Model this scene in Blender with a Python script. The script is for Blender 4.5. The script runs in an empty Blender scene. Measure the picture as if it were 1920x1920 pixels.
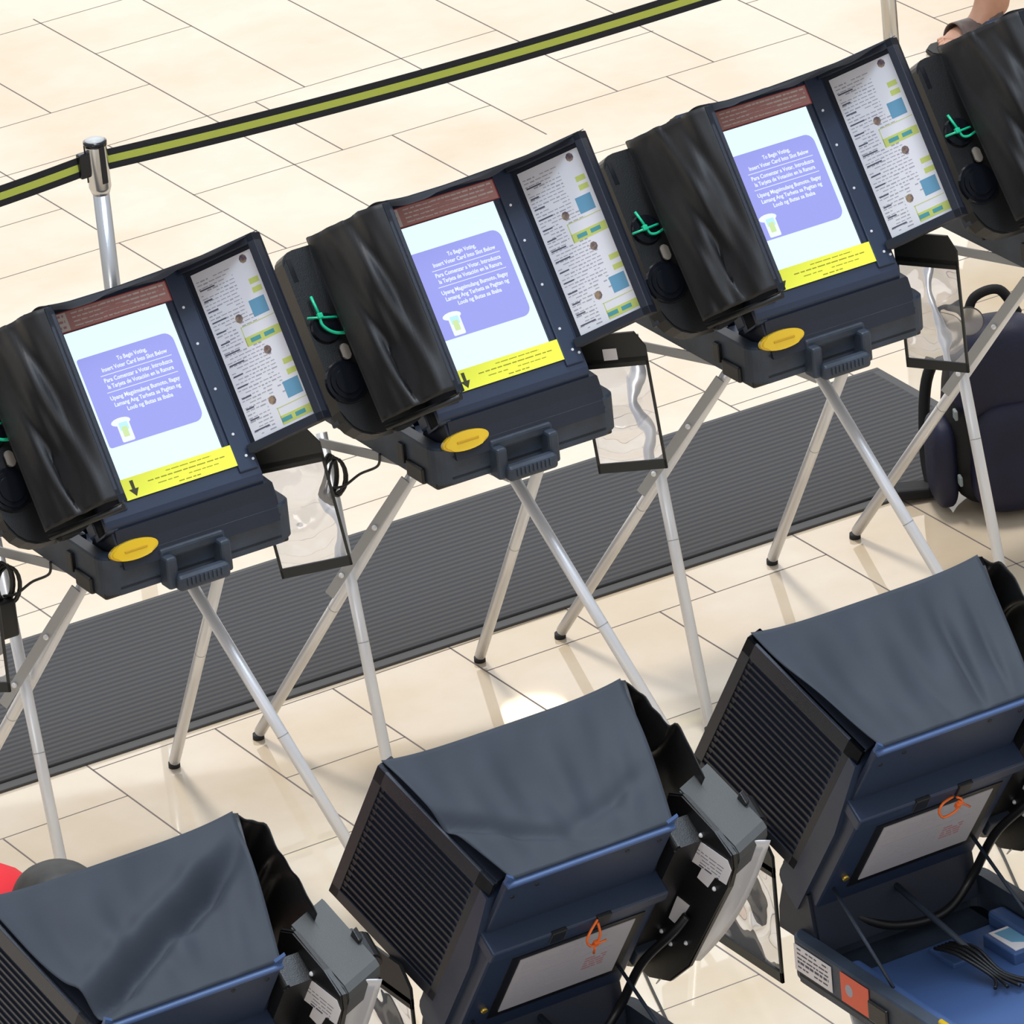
import bpy, bmesh, math, random
from mathutils import Vector, Matrix, Euler
from math import sin, cos, pi, radians
random.seed(4)
S = bpy.context.scene
COL = S.collection
V = Vector

# ------------------------------------------------------------------ camera, world, lights, exposure
H = 6.9
cam_d = bpy.data.cameras.new('camera')
cam = bpy.data.objects.new('camera', cam_d); COL.objects.link(cam)
Rt = V((0.8529579, -0.51425823, -0.08945001)); Dn = V((-0.28299492, -0.31160069, -0.90709365)); Fw = V((0.43860768, 0.79902659, -0.41131474))
cam.matrix_world = Matrix(((Rt.x, -Dn.x, -Fw.x, 0), (Rt.y, -Dn.y, -Fw.y, 0), (Rt.z, -Dn.z, -Fw.z, H), (0, 0, 0, 1)))
cam_d.sensor_width = 36; cam_d.lens = 13454.4 / 1920 * 36; cam_d.clip_end = 200; cam_d.clip_start = 1
S.camera = cam
S.view_settings.view_transform = 'Standard'; S.view_settings.look = 'None'
S.view_settings.exposure = 0.15; S.view_settings.gamma = 1.0

w = bpy.data.worlds.new('atrium_light'); S.world = w; w.use_nodes = True
wn = w.node_tree.nodes; wl = w.node_tree.links
bg = wn['Background']; bg.inputs[1].default_value = 0.80
tc = wn.new('ShaderNodeTexCoord'); sx = wn.new('ShaderNodeSeparateXYZ'); rp = wn.new('ShaderNodeValToRGB')
wl.new(tc.outputs['Generated'], sx.inputs[0]); wl.new(sx.outputs['Z'], rp.inputs[0]); wl.new(rp.outputs[0], bg.inputs[0])
e = rp.color_ramp.elements
e[0].position = 0.0; e[0].color = (.55, .54, .54, 1)
e[1].position = 1.0; e[1].color = (.92, .97, 1.08, 1)
n = e.new(.30); n.color = (.60, .59, .58, 1)
n = e.new(.55); n.color = (.75, .78, .84, 1)

def light(name, kind, loc, tgt, energy, color, **k):
    d = bpy.data.lights.new(name, kind); d.energy = energy; d.color = color
    for a, b in k.items(): setattr(d, a, b)
    o = bpy.data.objects.new(name, d); COL.objects.link(o)
    o.location = loc; o.rotation_euler = (V(tgt) - V(loc)).to_track_quat('-Z', 'Y').to_euler()
    return o
# daylight through the atrium roof, nearly overhead
light('skylight_sun', 'SUN', (7.4, 14.2, 12), (6.8, 12.0, 0), 1.55, (1.0, .97, .93), angle=radians(9))
# added light panel far behind the rows, whitens the polished floor behind the mat
light('far_floor_glare_panel', 'AREA', (18, 42, 7.4), (7, 13, 0), 2000, (1.0, .95, .90), shape='RECTANGLE', size=34, size_y=15)
# second added panel, higher up, placed to brighten the nearest part of the floor
light('high_floor_glare_panel', 'AREA', (18.5, 40, 21.0), (6, 11, 0), 900, (.72, .86, 1.0), shape='RECTANGLE', size=34, size_y=8)

# added cool area light over the near row, tints its hoods and floor bluish
light('near_row_cool_fill', 'AREA', (6.2, 9.3, 7.0), (6.2, 10.2, 0), 210, (.66, .82, 1.0), shape='RECTANGLE', size=5, size_y=1.4)
# unseen fill light added on the camera side to brighten the far row's fronts
light('far_row_front_fill', 'AREA', (-12, -8, 9), (6.5, 12, 1), 900, (1.0, .98, .95), shape='RECTANGLE', size=16, size_y=8)

# ------------------------------------------------------------------ materials
def mat(name, col, rough=.5, metal=0., spec=.5, noise=0., nscale=20., bump=0., bscale=60., emit=0., col2=None, sheen=0., coat=0.):
    m = bpy.data.materials.new(name); m.use_nodes = True
    nt = m.node_tree; b = nt.nodes['Principled BSDF']
    c = (*col, 1)
    b.inputs['Base Color'].default_value = c; b.inputs['Roughness'].default_value = rough
    b.inputs['Metallic'].default_value = metal; b.inputs['Specular IOR Level'].default_value = spec
    if sheen: b.inputs['Sheen Weight'].default_value = sheen; b.inputs['Sheen Roughness'].default_value = .5
    if coat: b.inputs['Coat Weight'].default_value = coat
    if emit:
        b.inputs['Emission Color'].default_value = c; b.inputs['Emission Strength'].default_value = emit
    t = nt.nodes.new('ShaderNodeTexCoord')
    if noise or col2:
        nz = nt.nodes.new('ShaderNodeTexNoise'); nz.inputs['Scale'].default_value = nscale; nz.inputs['Detail'].default_value = 5
        nt.links.new(t.outputs['Object'], nz.inputs['Vector'])
        r = nt.nodes.new('ShaderNodeValToRGB'); nt.links.new(nz.outputs['Fac'], r.inputs[0])
        r.color_ramp.elements[0].position = .35; r.color_ramp.elements[1].position = .68
        a = col2 if col2 else tuple(x * (1 - noise) for x in col)
        z = col if col2 else tuple(min(1, x * (1 + noise)) for x in col)
        r.color_ramp.elements[0].color = (*a, 1); r.color_ramp.elements[1].color = (*z, 1)
        nt.links.new(r.outputs[0], b.inputs['Base Color'])
    if bump:
        nb = nt.nodes.new('ShaderNodeTexNoise'); nb.inputs['Scale'].default_value = bscale; nb.inputs['Detail'].default_value = 4
        nt.links.new(t.outputs['Object'], nb.inputs['Vector'])
        bp = nt.nodes.new('ShaderNodeBump'); bp.inputs['Strength'].default_value = bump; bp.inputs['Distance'].default_value = .002
        nt.links.new(nb.outputs['Fac'], bp.inputs['Height']); nt.links.new(bp.outputs[0], b.inputs['Normal'])
    return m
def srgb(r, g, b):
    f = lambda c: (c / 255 / 12.92) if c / 255 <= .04045 else ((c / 255 + .055) / 1.055) ** 2.4
    return (f(r), f(g), f(b))
M = {}
M['blue'] = mat('navy_blue_plastic', (.021, .034, .068), .42, bump=.15, bscale=900)
M['blue_dark'] = mat('dark_navy_plastic', (.011, .015, .027), .45, bump=.2, bscale=700)
M['blue_toplit'] = mat('toplit_blue_plastic', (.048, .095, .225), .42)  # same blue plastic, colour lightened where light falls from above
M['case'] = mat('charcoal_blue_case_plastic', (.028, .040, .060), .5, noise=.25, nscale=14, bump=.25, bscale=500)
M['black'] = mat('black_plastic', (.006, .006, .006), .42, bump=.2, bscale=400)
M['gloss'] = mat('glossy_black_plastic', (.006, .007, .010), .15)
M['grey'] = mat('grey_printer_cover_plastic', (.058, .062, .062), .55, bump=.3, bscale=700)
M['cloth'] = mat('black_nylon_cloth', (.0055, .0055, .0065), .5, sheen=.03, bump=.4, bscale=30)
M['hood'] = mat('charcoal_nylon_hood', (.0200, .0275, .0400), .68, sheen=.06, spec=.35, noise=.08, nscale=9, bump=.35, bscale=24)
M['hoodmark'] = mat('pale_dust_mark', (.12, .16, .19), .7)
M['alu'] = mat('satin_aluminium_tube', (.80, .80, .81), .34, metal=.35)
M['alu_flat'] = mat('dull_aluminium_bar', (.40, .40, .40), .5, metal=.2)
M['chrome'] = mat('brushed_steel_post', (.62, .63, .64), .22, metal=1.)
M['rubber'] = mat('black_rubber', (.015, .015, .015), .7)
M['white'] = mat('white_label_paper', (.74, .70, .69), .7)
M['paper'] = mat('white_sheet_paper', (.78, .77, .80), .4, coat=.3)
M['inkgrey'] = mat('grey_ink', (.38, .37, .41), .7)
M['inkdark'] = mat('dark_ink', (.09, .09, .13), .7)
M['inkred'] = mat('faded_red_ink', (.42, .20, .21), .7)
M['lime'] = mat('yellow_green_print', (.56, .62, .16), .6)
M['limedark'] = mat('green_blue_print', (.08, .32, .35), .6)
M['sqblue'] = mat('steel_blue_print', (.13, .32, .47), .6)
M['hand'] = mat('tan_brown_print', (.40, .28, .15), .6, col2=(.10, .07, .10), nscale=90)
M['redlab'] = mat('dusty_red_label', (.56, .27, .25), .6)
M['redlabtext'] = mat('pale_pink_print', (.74, .66, .62), .6)
M['rededge'] = mat('dark_red_border', (.38, .06, .06), .6)
M['yellow'] = mat('bright_yellow_label', (1.0, 1.0, .07), .5)
M['yellowink'] = mat('black_on_yellow_ink', (.05, .05, .01), .6)
M['olive'] = mat('olive_line_on_yellow', (.32, .30, .02), .6)
M['button'] = mat('glossy_yellow_plastic', (.85, .55, .02), .22, coat=.5)
M['green'] = mat('green_cable_tie_plastic', (.01, .55, .28), .35)
M['orange'] = mat('orange_cable_tie_plastic', (.85, .16, .02), .35)
M['orangelab'] = mat('orange_red_label', (.72, .11, .05), .5)
M['mat'] = None
M['mag_frame'] = mat('black_magnifier_frame', (.012, .013, .012), .5)
M['cable'] = mat('black_cable_rubber', (.008, .008, .008), .4)
M['silver'] = mat('silver_plastic_sleeve', (.52, .53, .56), .3, metal=.25)
M['tapeb'] = mat('black_webbing', (.012, .012, .014), .8, bump=.4, bscale=600)
M['tapey'] = mat('yellow_green_webbing', (.50, .54, .08), .8, bump=.4, bscale=600)
M['navycloth'] = mat('navy_nylon', (.006, .007, .030), .6, noise=.2, nscale=12, bump=.5, bscale=60)
M['blackcloth'] = mat('black_nylon_pack', (.006, .006, .007), .75, bump=.5, bscale=60)
M['logo'] = mat('pale_grey_embroidery', (.25, .30, .30), .7)
M['skin'] = mat('tanned_skin', (.62, .33, .21), .5, noise=.06, nscale=30)
M['sandal'] = mat('grey_brown_leather', (.14, .10, .085), .55, noise=.25, nscale=40)
M['sole'] = mat('dark_sole_rubber', (.02, .018, .018), .7)
M['redshirt'] = mat('red_cotton', (.60, .008, .015), .8)
M['hair'] = mat('dark_hair', (.018, .016, .013), .55, noise=.3, nscale=60)
M['jeans'] = mat('dark_denim', (.03, .04, .08), .8)
M['glassy'] = mat('screen_glass_text', (1, 1, 1), .4, emit=1.0)
M['scr'] = mat('pale_cyan_screen_light', (.72, .90, 1.0), .4, emit=1.0)
M['scrp'] = mat('periwinkle_screen_light', (.30, .32, .80), .4, emit=.95)
M['scrt'] = mat('white_screen_text_light', (.78, .86, 1.0), .4, emit=1.0)
M['scry'] = mat('yellow_green_screen_light', (.62, .80, .35), .4, emit=.9)
M['scrc'] = mat('cyan_screen_light', (.45, .78, 1.0), .4, emit=1.0)
for k in ('scr', 'scrp', 'scrt', 'scry', 'scrc'):
    b = M[k].node_tree.nodes['Principled BSDF']; c = tuple(b.inputs['Base Color'].default_value)
    b.inputs['Emission Color'].default_value = c; b.inputs['Base Color'].default_value = (.05, .05, .06, 1)

# magnifier lens: clear plastic with ring grooves and a few prism glints
m = bpy.data.materials.new('clear_grooved_lens'); m.use_nodes = True; M['lens'] = m
nt = m.node_tree; nt.nodes.remove(nt.nodes['Principled BSDF']); L = nt.links
t = nt.nodes.new('ShaderNodeTexCoord'); mp = nt.nodes.new('ShaderNodeMapping'); mp.inputs['Location'].default_value = (.01, 0, .12)
nz = nt.nodes.new('ShaderNodeTexNoise'); nz.inputs['Scale'].default_value = 9; nz.inputs['Detail'].default_value = 1.5
wv = nt.nodes.new('ShaderNodeTexWave'); wv.wave_type = 'RINGS'; wv.rings_direction = 'Y'
wv.inputs['Scale'].default_value = 2.2; wv.inputs['Distortion'].default_value = 5; wv.inputs['Detail'].default_value = 1; wv.inputs['Detail Scale'].default_value = .8
ad = nt.nodes.new('ShaderNodeMath'); ad.operation = 'MULTIPLY_ADD'; ad.inputs[1].default_value = 1.6
bp = nt.nodes.new('ShaderNodeBump'); bp.inputs['Strength'].default_value = .8; bp.inputs['Distance'].default_value = .020
L.new(t.outputs['Object'], mp.inputs[0]); L.new(mp.outputs[0], wv.inputs['Vector']); L.new(mp.outputs[0], nz.inputs['Vector'])
L.new(nz.outputs['Fac'], ad.inputs[0]); L.new(wv.outputs['Fac'], ad.inputs[2]); L.new(ad.outputs[0], bp.inputs['Height'])
rf = nt.nodes.new('ShaderNodeBsdfRefraction'); rf.inputs['IOR'].default_value = 1.10; rf.inputs['Roughness'].default_value = .06; rf.inputs['Color'].default_value = (.84, .85, .89, 1)
gl = nt.nodes.new('ShaderNodeBsdfGlossy'); gl.inputs['Roughness'].default_value = .12
tl = nt.nodes.new('ShaderNodeBsdfTranslucent'); tl.inputs['Color'].default_value = (.85, .86, .92, 1)
for x in (rf, gl): L.new(bp.outputs[0], x.inputs['Normal'])
m1 = nt.nodes.new('ShaderNodeMixShader'); m1.inputs[0].default_value = .14; L.new(rf.outputs[0], m1.inputs[1]); L.new(tl.outputs[0], m1.inputs[2])
m2 = nt.nodes.new('ShaderNodeMixShader'); m2.inputs[0].default_value = .14; L.new(m1.outputs[0], m2.inputs[1]); L.new(gl.outputs[0], m2.inputs[2])
L.new(m2.outputs[0], nt.nodes['Material Output'].inputs[0])
M['clear'] = mat('clear_plastic', (.9, .88, .86), .1); M['clear'].node_tree.nodes['Principled BSDF'].inputs['Transmission Weight'].default_value = .85

# floor stone: warm polished beige with cloudy staining
m = bpy.data.materials.new('polished_beige_stone'); m.use_nodes = True; M['floor'] = m
nt = m.node_tree; b = nt.nodes['Principled BSDF']; L = nt.links
t = nt.nodes.new('ShaderNodeTexCoord')
n1 = nt.nodes.new('ShaderNodeTexNoise'); n1.inputs['Scale'].default_value = 1.6; n1.inputs['Detail'].default_value = 6; n1.inputs['Roughness'].default_value = .55
n2 = nt.nodes.new('ShaderNodeTexNoise'); n2.inputs['Scale'].default_value = 14; n2.inputs['Detail'].default_value = 6
L.new(t.outputs['Object'], n1.inputs['Vector']); L.new(t.outputs['Object'], n2.inputs['Vector'])
r1 = nt.nodes.new('ShaderNodeValToRGB'); L.new(n1.outputs['Fac'], r1.inputs[0])
r1.color_ramp.elements[0].position = .36; r1.color_ramp.elements[0].color = (.60, .48, .33, 1)
r1.color_ramp.elements[1].position = .60; r1.color_ramp.elements[1].color = (.68, .585, .46, 1)
r2 = nt.nodes.new('ShaderNodeValToRGB'); L.new(n2.outputs['Fac'], r2.inputs[0])
r2.color_ramp.elements[0].color = (.93, .92, .90, 1); r2.color_ramp.elements[1].color = (1, 1, 1, 1)
mx = nt.nodes.new('ShaderNodeMix'); mx.data_type = 'RGBA'; mx.blend_type = 'MULTIPLY'; mx.inputs[0].default_value = 1
L.new(r1.outputs[0], mx.inputs[6]); L.new(r2.outputs[0], mx.inputs[7]); L.new(mx.outputs[2], b.inputs['Base Color'])
b.inputs['Roughness'].default_value = .02; b.inputs['Specular IOR Level'].default_value = .5
M['grout'] = mat('dark_grey_grout', (.16, .13, .12), .8)
# ribbed entrance mat
m = bpy.data.materials.new('ribbed_grey_carpet_mat'); m.use_nodes = True; M['mat'] = m
nt = m.node_tree; b = nt.nodes['Principled BSDF']; L = nt.links
t = nt.nodes.new('ShaderNodeTexCoord'); wv = nt.nodes.new('ShaderNodeTexWave'); wv.bands_direction = 'Y'; wv.inputs['Scale'].default_value = 15
wv.inputs['Distortion'].default_value = .25; wv.inputs['Detail Scale'].default_value = 8
L.new(t.outputs['Object'], wv.inputs['Vector'])
rr = nt.nodes.new('ShaderNodeValToRGB'); L.new(wv.outputs['Fac'], rr.inputs[0])
rr.color_ramp.elements[0].color = (.042, .042, .046, 1); rr.color_ramp.elements[1].color = (.066, .063, .060, 1)
L.new(rr.outputs[0], b.inputs['Base Color']); b.inputs['Roughness'].default_value = .9
bp = nt.nodes.new('ShaderNodeBump'); bp.inputs['Distance'].default_value = .004; bp.inputs['Strength'].default_value = .5
L.new(wv.outputs['Fac'], bp.inputs['Height']); L.new(bp.outputs[0], b.inputs['Normal'])

# ------------------------------------------------------------------ helpers
def link(name, bm, m, parent=None, smooth=False, label=None, rc=True):
    me = bpy.data.meshes.new(name)
    if rc and not name.startswith(('privacy_hood', 'privacy_curtain', 'paper_sleeve', 'lens', 'sandal_strap')): bmesh.ops.recalc_face_normals(bm, faces=bm.faces)
    bm.to_mesh(me); bm.free()
    for x in (m if isinstance(m, (list, tuple)) else [m]): me.materials.append(x)
    if smooth:
        for p in me.polygons: p.use_smooth = True
    o = bpy.data.objects.new(name, me); COL.objects.link(o)
    if parent: o.parent = parent
    if label: o['label'] = label
    return o
def thing(name, label, cat, loc=(0, 0, 0), rz=0, group=None):
    o = bpy.data.objects.new(name, None); COL.objects.link(o); o.location = loc; o.rotation_euler = (0, 0, rz)
    o.empty_display_size = .05
    tag(o, label, cat, group); return o
def tag(o, label, cat, group=None):
    o['label'] = label; o['category'] = cat
    if group: o['group'] = group
    return o
def kids(o): return [c for c in bpy.data.objects if c.parent == o]
def copy_tree(o, parent=None):
    c = o.copy(); COL.objects.link(c); c.parent = parent
    for ch in kids(o): copy_tree(ch, c)
    return c
ID = lambda a, b, c: V((a, b, c))
def box(bm, a0, a1, b0, b1, c0, c1, F=ID, bev=0., seg=2, mi=0):
    vs = [bm.verts.new(F(a, b, c)) for a in (a0, a1) for b in (b0, b1) for c in (c0, c1)]
    fs = [bm.faces.new([vs[i] for i in q]) for q in ((0, 1, 3, 2), (4, 6, 7, 5), (0, 4, 5, 1), (2, 3, 7, 6), (0, 2, 6, 4), (1, 5, 7, 3))]
    for f in fs: f.material_index = mi
    if bev:
        es = list({e for f in fs for e in f.edges})
        bmesh.ops.bevel(bm, geom=es, offset=bev, segments=seg, affect='EDGES', profile=.5)
    return bm
def prism(bm, pts, c0, c1, F=ID, bev=0., mi=0):
    lo = [bm.verts.new(F(a, b, c0)) for a, b in pts]; hi = [bm.verts.new(F(a, b, c1)) for a, b in pts]
    fs = [bm.faces.new(lo[::-1]), bm.faces.new(hi)]
    k = len(pts)
    for i in range(k): fs.append(bm.faces.new([lo[i], lo[(i + 1) % k], hi[(i + 1) % k], hi[i]]))
    for f in fs: f.material_index = mi
    if bev: bmesh.ops.bevel(bm, geom=list({e for f in fs[:2] for e in f.edges}), offset=bev, segments=2, affect='EDGES')
    return bm
def rrect(a0, a1, b0, b1, r, seg=5, rs=None):
    rs = rs or (r, r, r, r); out = []
    for (cx, cy, st, rr) in ((a1, b1, 0, rs[2]), (a0, b1, 90, rs[3]), (a0, b0, 180, rs[0]), (a1, b0, 270, rs[1])):
        sx_ = -1 if cx == a1 else 1; sy_ = -1 if cy == b1 else 1
        if rr <= 0: out.append((cx, cy)); continue
        for i in range(seg + 1):
            an = radians(st + 90 * i / seg); out.append((cx + sx_ * rr + rr * cos(an), cy + sy_ * rr + rr * sin(an)))
    return out
def tube(bm, pts, r, sides=10, cap=True, mi=0):
    pts = [V(p) for p in pts]; rings = []
    rr = r if isinstance(r, (list, tuple)) else [r] * len(pts)
    prev = None
    for i, p in enumerate(pts):
        d = (pts[min(i + 1, len(pts) - 1)] - pts[max(i - 1, 0)]).normalized()
        if prev is None:
            a = d.cross(V((0, 0, 1)));
            if a.length < 1e-3: a = d.cross(V((1, 0, 0)))
        else: a = prev - d * prev.dot(d)
        a.normalize(); prev = a; b_ = d.cross(a)
        rings.append([bm.verts.new(p + (a * cos(2 * pi * k / sides) + b_ * sin(2 * pi * k / sides)) * rr[i]) for k in range(sides)])
    for i in range(len(rings) - 1):
        for k in range(sides):
            f = bm.faces.new([rings[i][k], rings[i][(k + 1) % sides], rings[i + 1][(k + 1) % sides], rings[i + 1][k]]); f.material_index = mi; f.smooth = True
    if cap:
        for q in (rings[0], rings[-1][::-1]): f = bm.faces.new(q); f.material_index = mi
    return bm
def spline(pts, n=8):
    P = [V(p) for p in pts]; out = []
    for i in range(len(P) - 1):
        a, b_, c, d = P[max(i - 1, 0)], P[i], P[i + 1], P[min(i + 2, len(P) - 1)]
        for k in range(n):
            t = k / n; out.append(.5 * ((2 * b_) + (c - a) * t + (2 * a - 5 * b_ + 4 * c - d) * t * t + (3 * b_ - a - 3 * c + d) * t ** 3))
    out.append(P[-1]); return out
def cyl(bm, c0, c1, r, sides=24, mi=0): return tube(bm, [c0, c1], r, sides, True, mi)
def lathe(bm, prof, sides=32, c=(0, 0, 0)):
    rs = [[bm.verts.new((c[0] + r * cos(2 * pi * k / sides), c[1] + r * sin(2 * pi * k / sides), c[2] + z)) for k in range(sides)] for r, z in prof]
    for i in range(len(rs) - 1):
        for k in range(sides): bm.faces.new([rs[i][k], rs[i][(k + 1) % sides], rs[i + 1][(k + 1) % sides], rs[i + 1][k]]).smooth = True
    bm.faces.new(rs[0]); bm.faces.new(rs[-1][::-1]); return bm
def grid(bm, fn, nu, nv, thick=0.):
    P = [[V(fn(i / nu, j / nv)) for j in range(nv + 1)] for i in range(nu + 1)]
    g = [[bm.verts.new(p) for p in row] for row in P]
    for i in range(nu):
        for j in range(nv): bm.faces.new([g[i][j], g[i + 1][j], g[i + 1][j + 1], g[i][j + 1]]).smooth = True
    if thick:
        h = []
        for i in range(nu + 1):
            row = []
            for j in range(nv + 1):
                du = P[min(i + 1, nu)][j] - P[max(i - 1, 0)][j]; dv = P[i][min(j + 1, nv)] - P[i][max(j - 1, 0)]
                row.append(bm.verts.new(P[i][j] - du.cross(dv).normalized() * thick))
            h.append(row)
        for i in range(nu):
            for j in range(nv): bm.faces.new([h[i][j + 1], h[i + 1][j + 1], h[i + 1][j], h[i][j]]).smooth = True
        for i in range(nu):
            bm.faces.new([g[i + 1][0], g[i][0], h[i][0], h[i + 1][0]]); bm.faces.new([g[i][nv], g[i + 1][nv], h[i + 1][nv], h[i][nv]])
        for j in range(nv):
            bm.faces.new([g[0][j], g[0][j + 1], h[0][j + 1], h[0][j]]); bm.faces.new([g[nu][j + 1], g[nu][j], h[nu][j], h[nu][j + 1]])
    return bm
def B(): return bmesh.new()
def gm(name, *a, **k): return bpy.data.materials.get(name) or mat(name, *a, **k)
def pieces(name, m, parent, fns, **k):
    for fn in fns:
        bm = B(); fn(bm); link(name, bm, m, parent, **k)
def text_mesh(lines, F, rules=()):
    """lines: (string, centre p, q, width) laid on a frame; returns bmesh"""
    bm = B()
    for s, pc, q, wd in lines:
        cu = bpy.data.curves.new('t', 'FONT'); cu.body = s; cu.size = .0125; cu.extrude = .0002; cu.align_x = 'CENTER'; cu.offset = .00022; cu.resolution_u = 2
        ob = bpy.data.objects.new('t', cu); COL.objects.link(ob)
        me = bpy.data.meshes.new_from_object(ob.evaluated_get(bpy.context.evaluated_depsgraph_get()))
        xs = [v.co.x for v in me.vertices]; k = wd / (max(xs) - min(xs))
        for v in me.vertices: v.co = F(pc + v.co.x * k, q + v.co.y * 1.0, v.co.z)
        bm.from_mesh(me)
        bpy.data.objects.remove(ob); bpy.data.meshes.remove(me); bpy.data.curves.remove(cu)
    for p0, p1, q in rules: box(bm, p0, p1, q - .0006, q + .0006, 0, .0002, F)
    return bm
def scribble(bm, a0, a1, b, h, F, seed, c=0.0003, full=.9, mi=0):
    """a line of unreadable small print: broken word strokes"""
    r = random.Random(seed); a = a0
    while a < a1:
        wdt = r.uniform(.006, .02) * 1.0
        if r.random() < full: box(bm, a, min(a + wdt, a1), b, b + h, 0, c, F, mi=mi)
        a += wdt + r.uniform(.002, .004)

# ------------------------------------------------------------------ floor
bm = B(); box(bm, -14, 30, -4, 40, -.05, 0)
fl = link('floor', bm, M['floor']); fl['kind'] = 'structure'
k = 6.9 / 6
gs = []   # grout segments, measured rows (y const) and columns (x const), in stone modules
ux = .2655; x_ = lambda i: (5.178 + ux * i) * k
RA = [(14.911, 6.7, 7.28), (14.625, 7.016, 7.28), (14.35, 6.0, 7.016), (14.067, 6.2, 7.808), (13.651, 6.75, 7.543), (13.792, 6.0, 6.485), (13.516, 6.0, 6.75),
      (13.516, 7.543, 8.34), (13.793, 7.81, 8.08), (13.79, 8.34, 9.2), (13.39, 8.61, 9.3), (13.22, 6.0, 9.0), (11.185, 5.178, 6.24), (11.043, 4.3, 5.178), (10.906, 5.445, 5.707),
      (10.629, 5.2, 5.707), (11.05, 5.974, 6.766), (10.633, 5.974, 6.373), (9.659, 5.2, 5.707), (12.12, 4.8, 9.6), (11.90, 4.8, 9.4), (11.80, 7.02, 9.4), (11.35, 4.5, 9),
      (10.08, 4.2, 9), (9.3, 3, 9.6), (8.9, 3, 9.6), (10.76, 6.766, 9), (14.2, 8.08, 10), (14.9, 7.28, 10.5), (15.2, 6, 11), (15.6, 6, 11)]
for y, a, b_ in RA: gs.append((a * k, y * k, b_ * k, y * k))
RB = [(7.016, 13.22, 14.95), (7.28, 14.067, 14.95), (6.75, 14.35, 14.65), (6.752, 13.22, 14.067), (6.485, 13.6, 14.2), (6.485, 13.0, 13.516), (7.543, 13.4, 14.067), (7.145, 13.651, 14.067),
      (7.543, 14.067, 14.9), (7.276, 13.22, 13.651), (7.808, 13.516, 14.9), (8.074, 13.516, 14.4), (7.942, 12.9, 13.516), (8.34, 13.22, 14.5), (8.611, 13.0, 14.4), (8.88, 12.6, 14.4),
      (7.02, 11.6, 12.12), (5.178, 10.6, 11.35), (5.445, 10.4, 11.185), (5.707, 10.633, 11.185), (5.974, 10.3, 11.2), (6.24, 11.05, 11.35), (6.373, 10.5, 11.05),
      (6.504, 11.05, 11.35), (6.766, 10.4, 11.35), (7.024, 10.4, 11.35), (5.707, 9.3, 10.08), (5.438, 11.35, 12.12), (4.91, 9.8, 11.04), (5.98, 11.9, 12.4), (6.5, 11.9, 12.4), (7.3, 10.7, 11.8), (7.57, 10.7, 12.1), (6.2, 9.3, 9.66), (5.2, 8.9, 9.66)]
for x, a, b_ in RB: gs.append((x * k, a * k, x * k, b_ * k))
bm = B()
for x0, y0, x1, y1 in gs:
    hw = .0016
    if y0 == y1: box(bm, x0, x1, y0 - hw * .9, y0 + hw * .9, 0, .0004)
    else: box(bm, x0 - hw * 1.25, x0 + hw * 1.25, y0, y1, 0, .0004)
g = link('floor_grout', bm, M['grout'], fl)

# lamp in the ceiling high above, seen mirrored in the polished floor
# reflection point (6.86,12.48) -> disc below the roof
d = V((6.85, 12.46, -6.9)).normalized(); hz = 9.0
lc = V((6.856, 12.483, 0)) + V((d.x, d.y, -d.z)) * (hz / -d.z)
lt = thing('ceiling_downlight', 'round warm ceiling lamp mirrored as a bright oval in the floor', 'lamp', lc)
bm = B(); lathe(bm, [(.175, 0), (.175, .02), (.15, .02)], 40); M['lampw'] = mat('warm_lamp_glow', (1, .82, .6), .4, emit=9)
link('diffuser', bm, M['lampw'], lt)
bm = B(); lathe(bm, [(.19, .02), (.21, .02), (.21, .12), (.1, .14)], 40); link('housing', bm, M['alu'], lt)

# ------------------------------------------------------------------ ribbed mat
ang = -.0222
mt = thing('floor_mat', 'long grey ribbed floor mat running behind the far row of machines', 'mat', (6.95, 13.205, 0), ang)
bm = B(); box(bm, -2.9, 1.47, -.30, .318, 0, .012, bev=.003); link('ribbed_surface', bm, M['mat'], mt)
bm = B()
box(bm, -2.93, 1.50, -.335, -.304, 0, .007, bev=.002); box(bm, -2.93, 1.50, .322, .338, 0, .007, bev=.002); box(bm, 1.474, 1.50, -.304, .322, 0, .007, bev=.002)
link('rubber_border', bm, mat('dark_grey_rubber_border', (.07, .068, .066), .7), mt)

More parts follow.
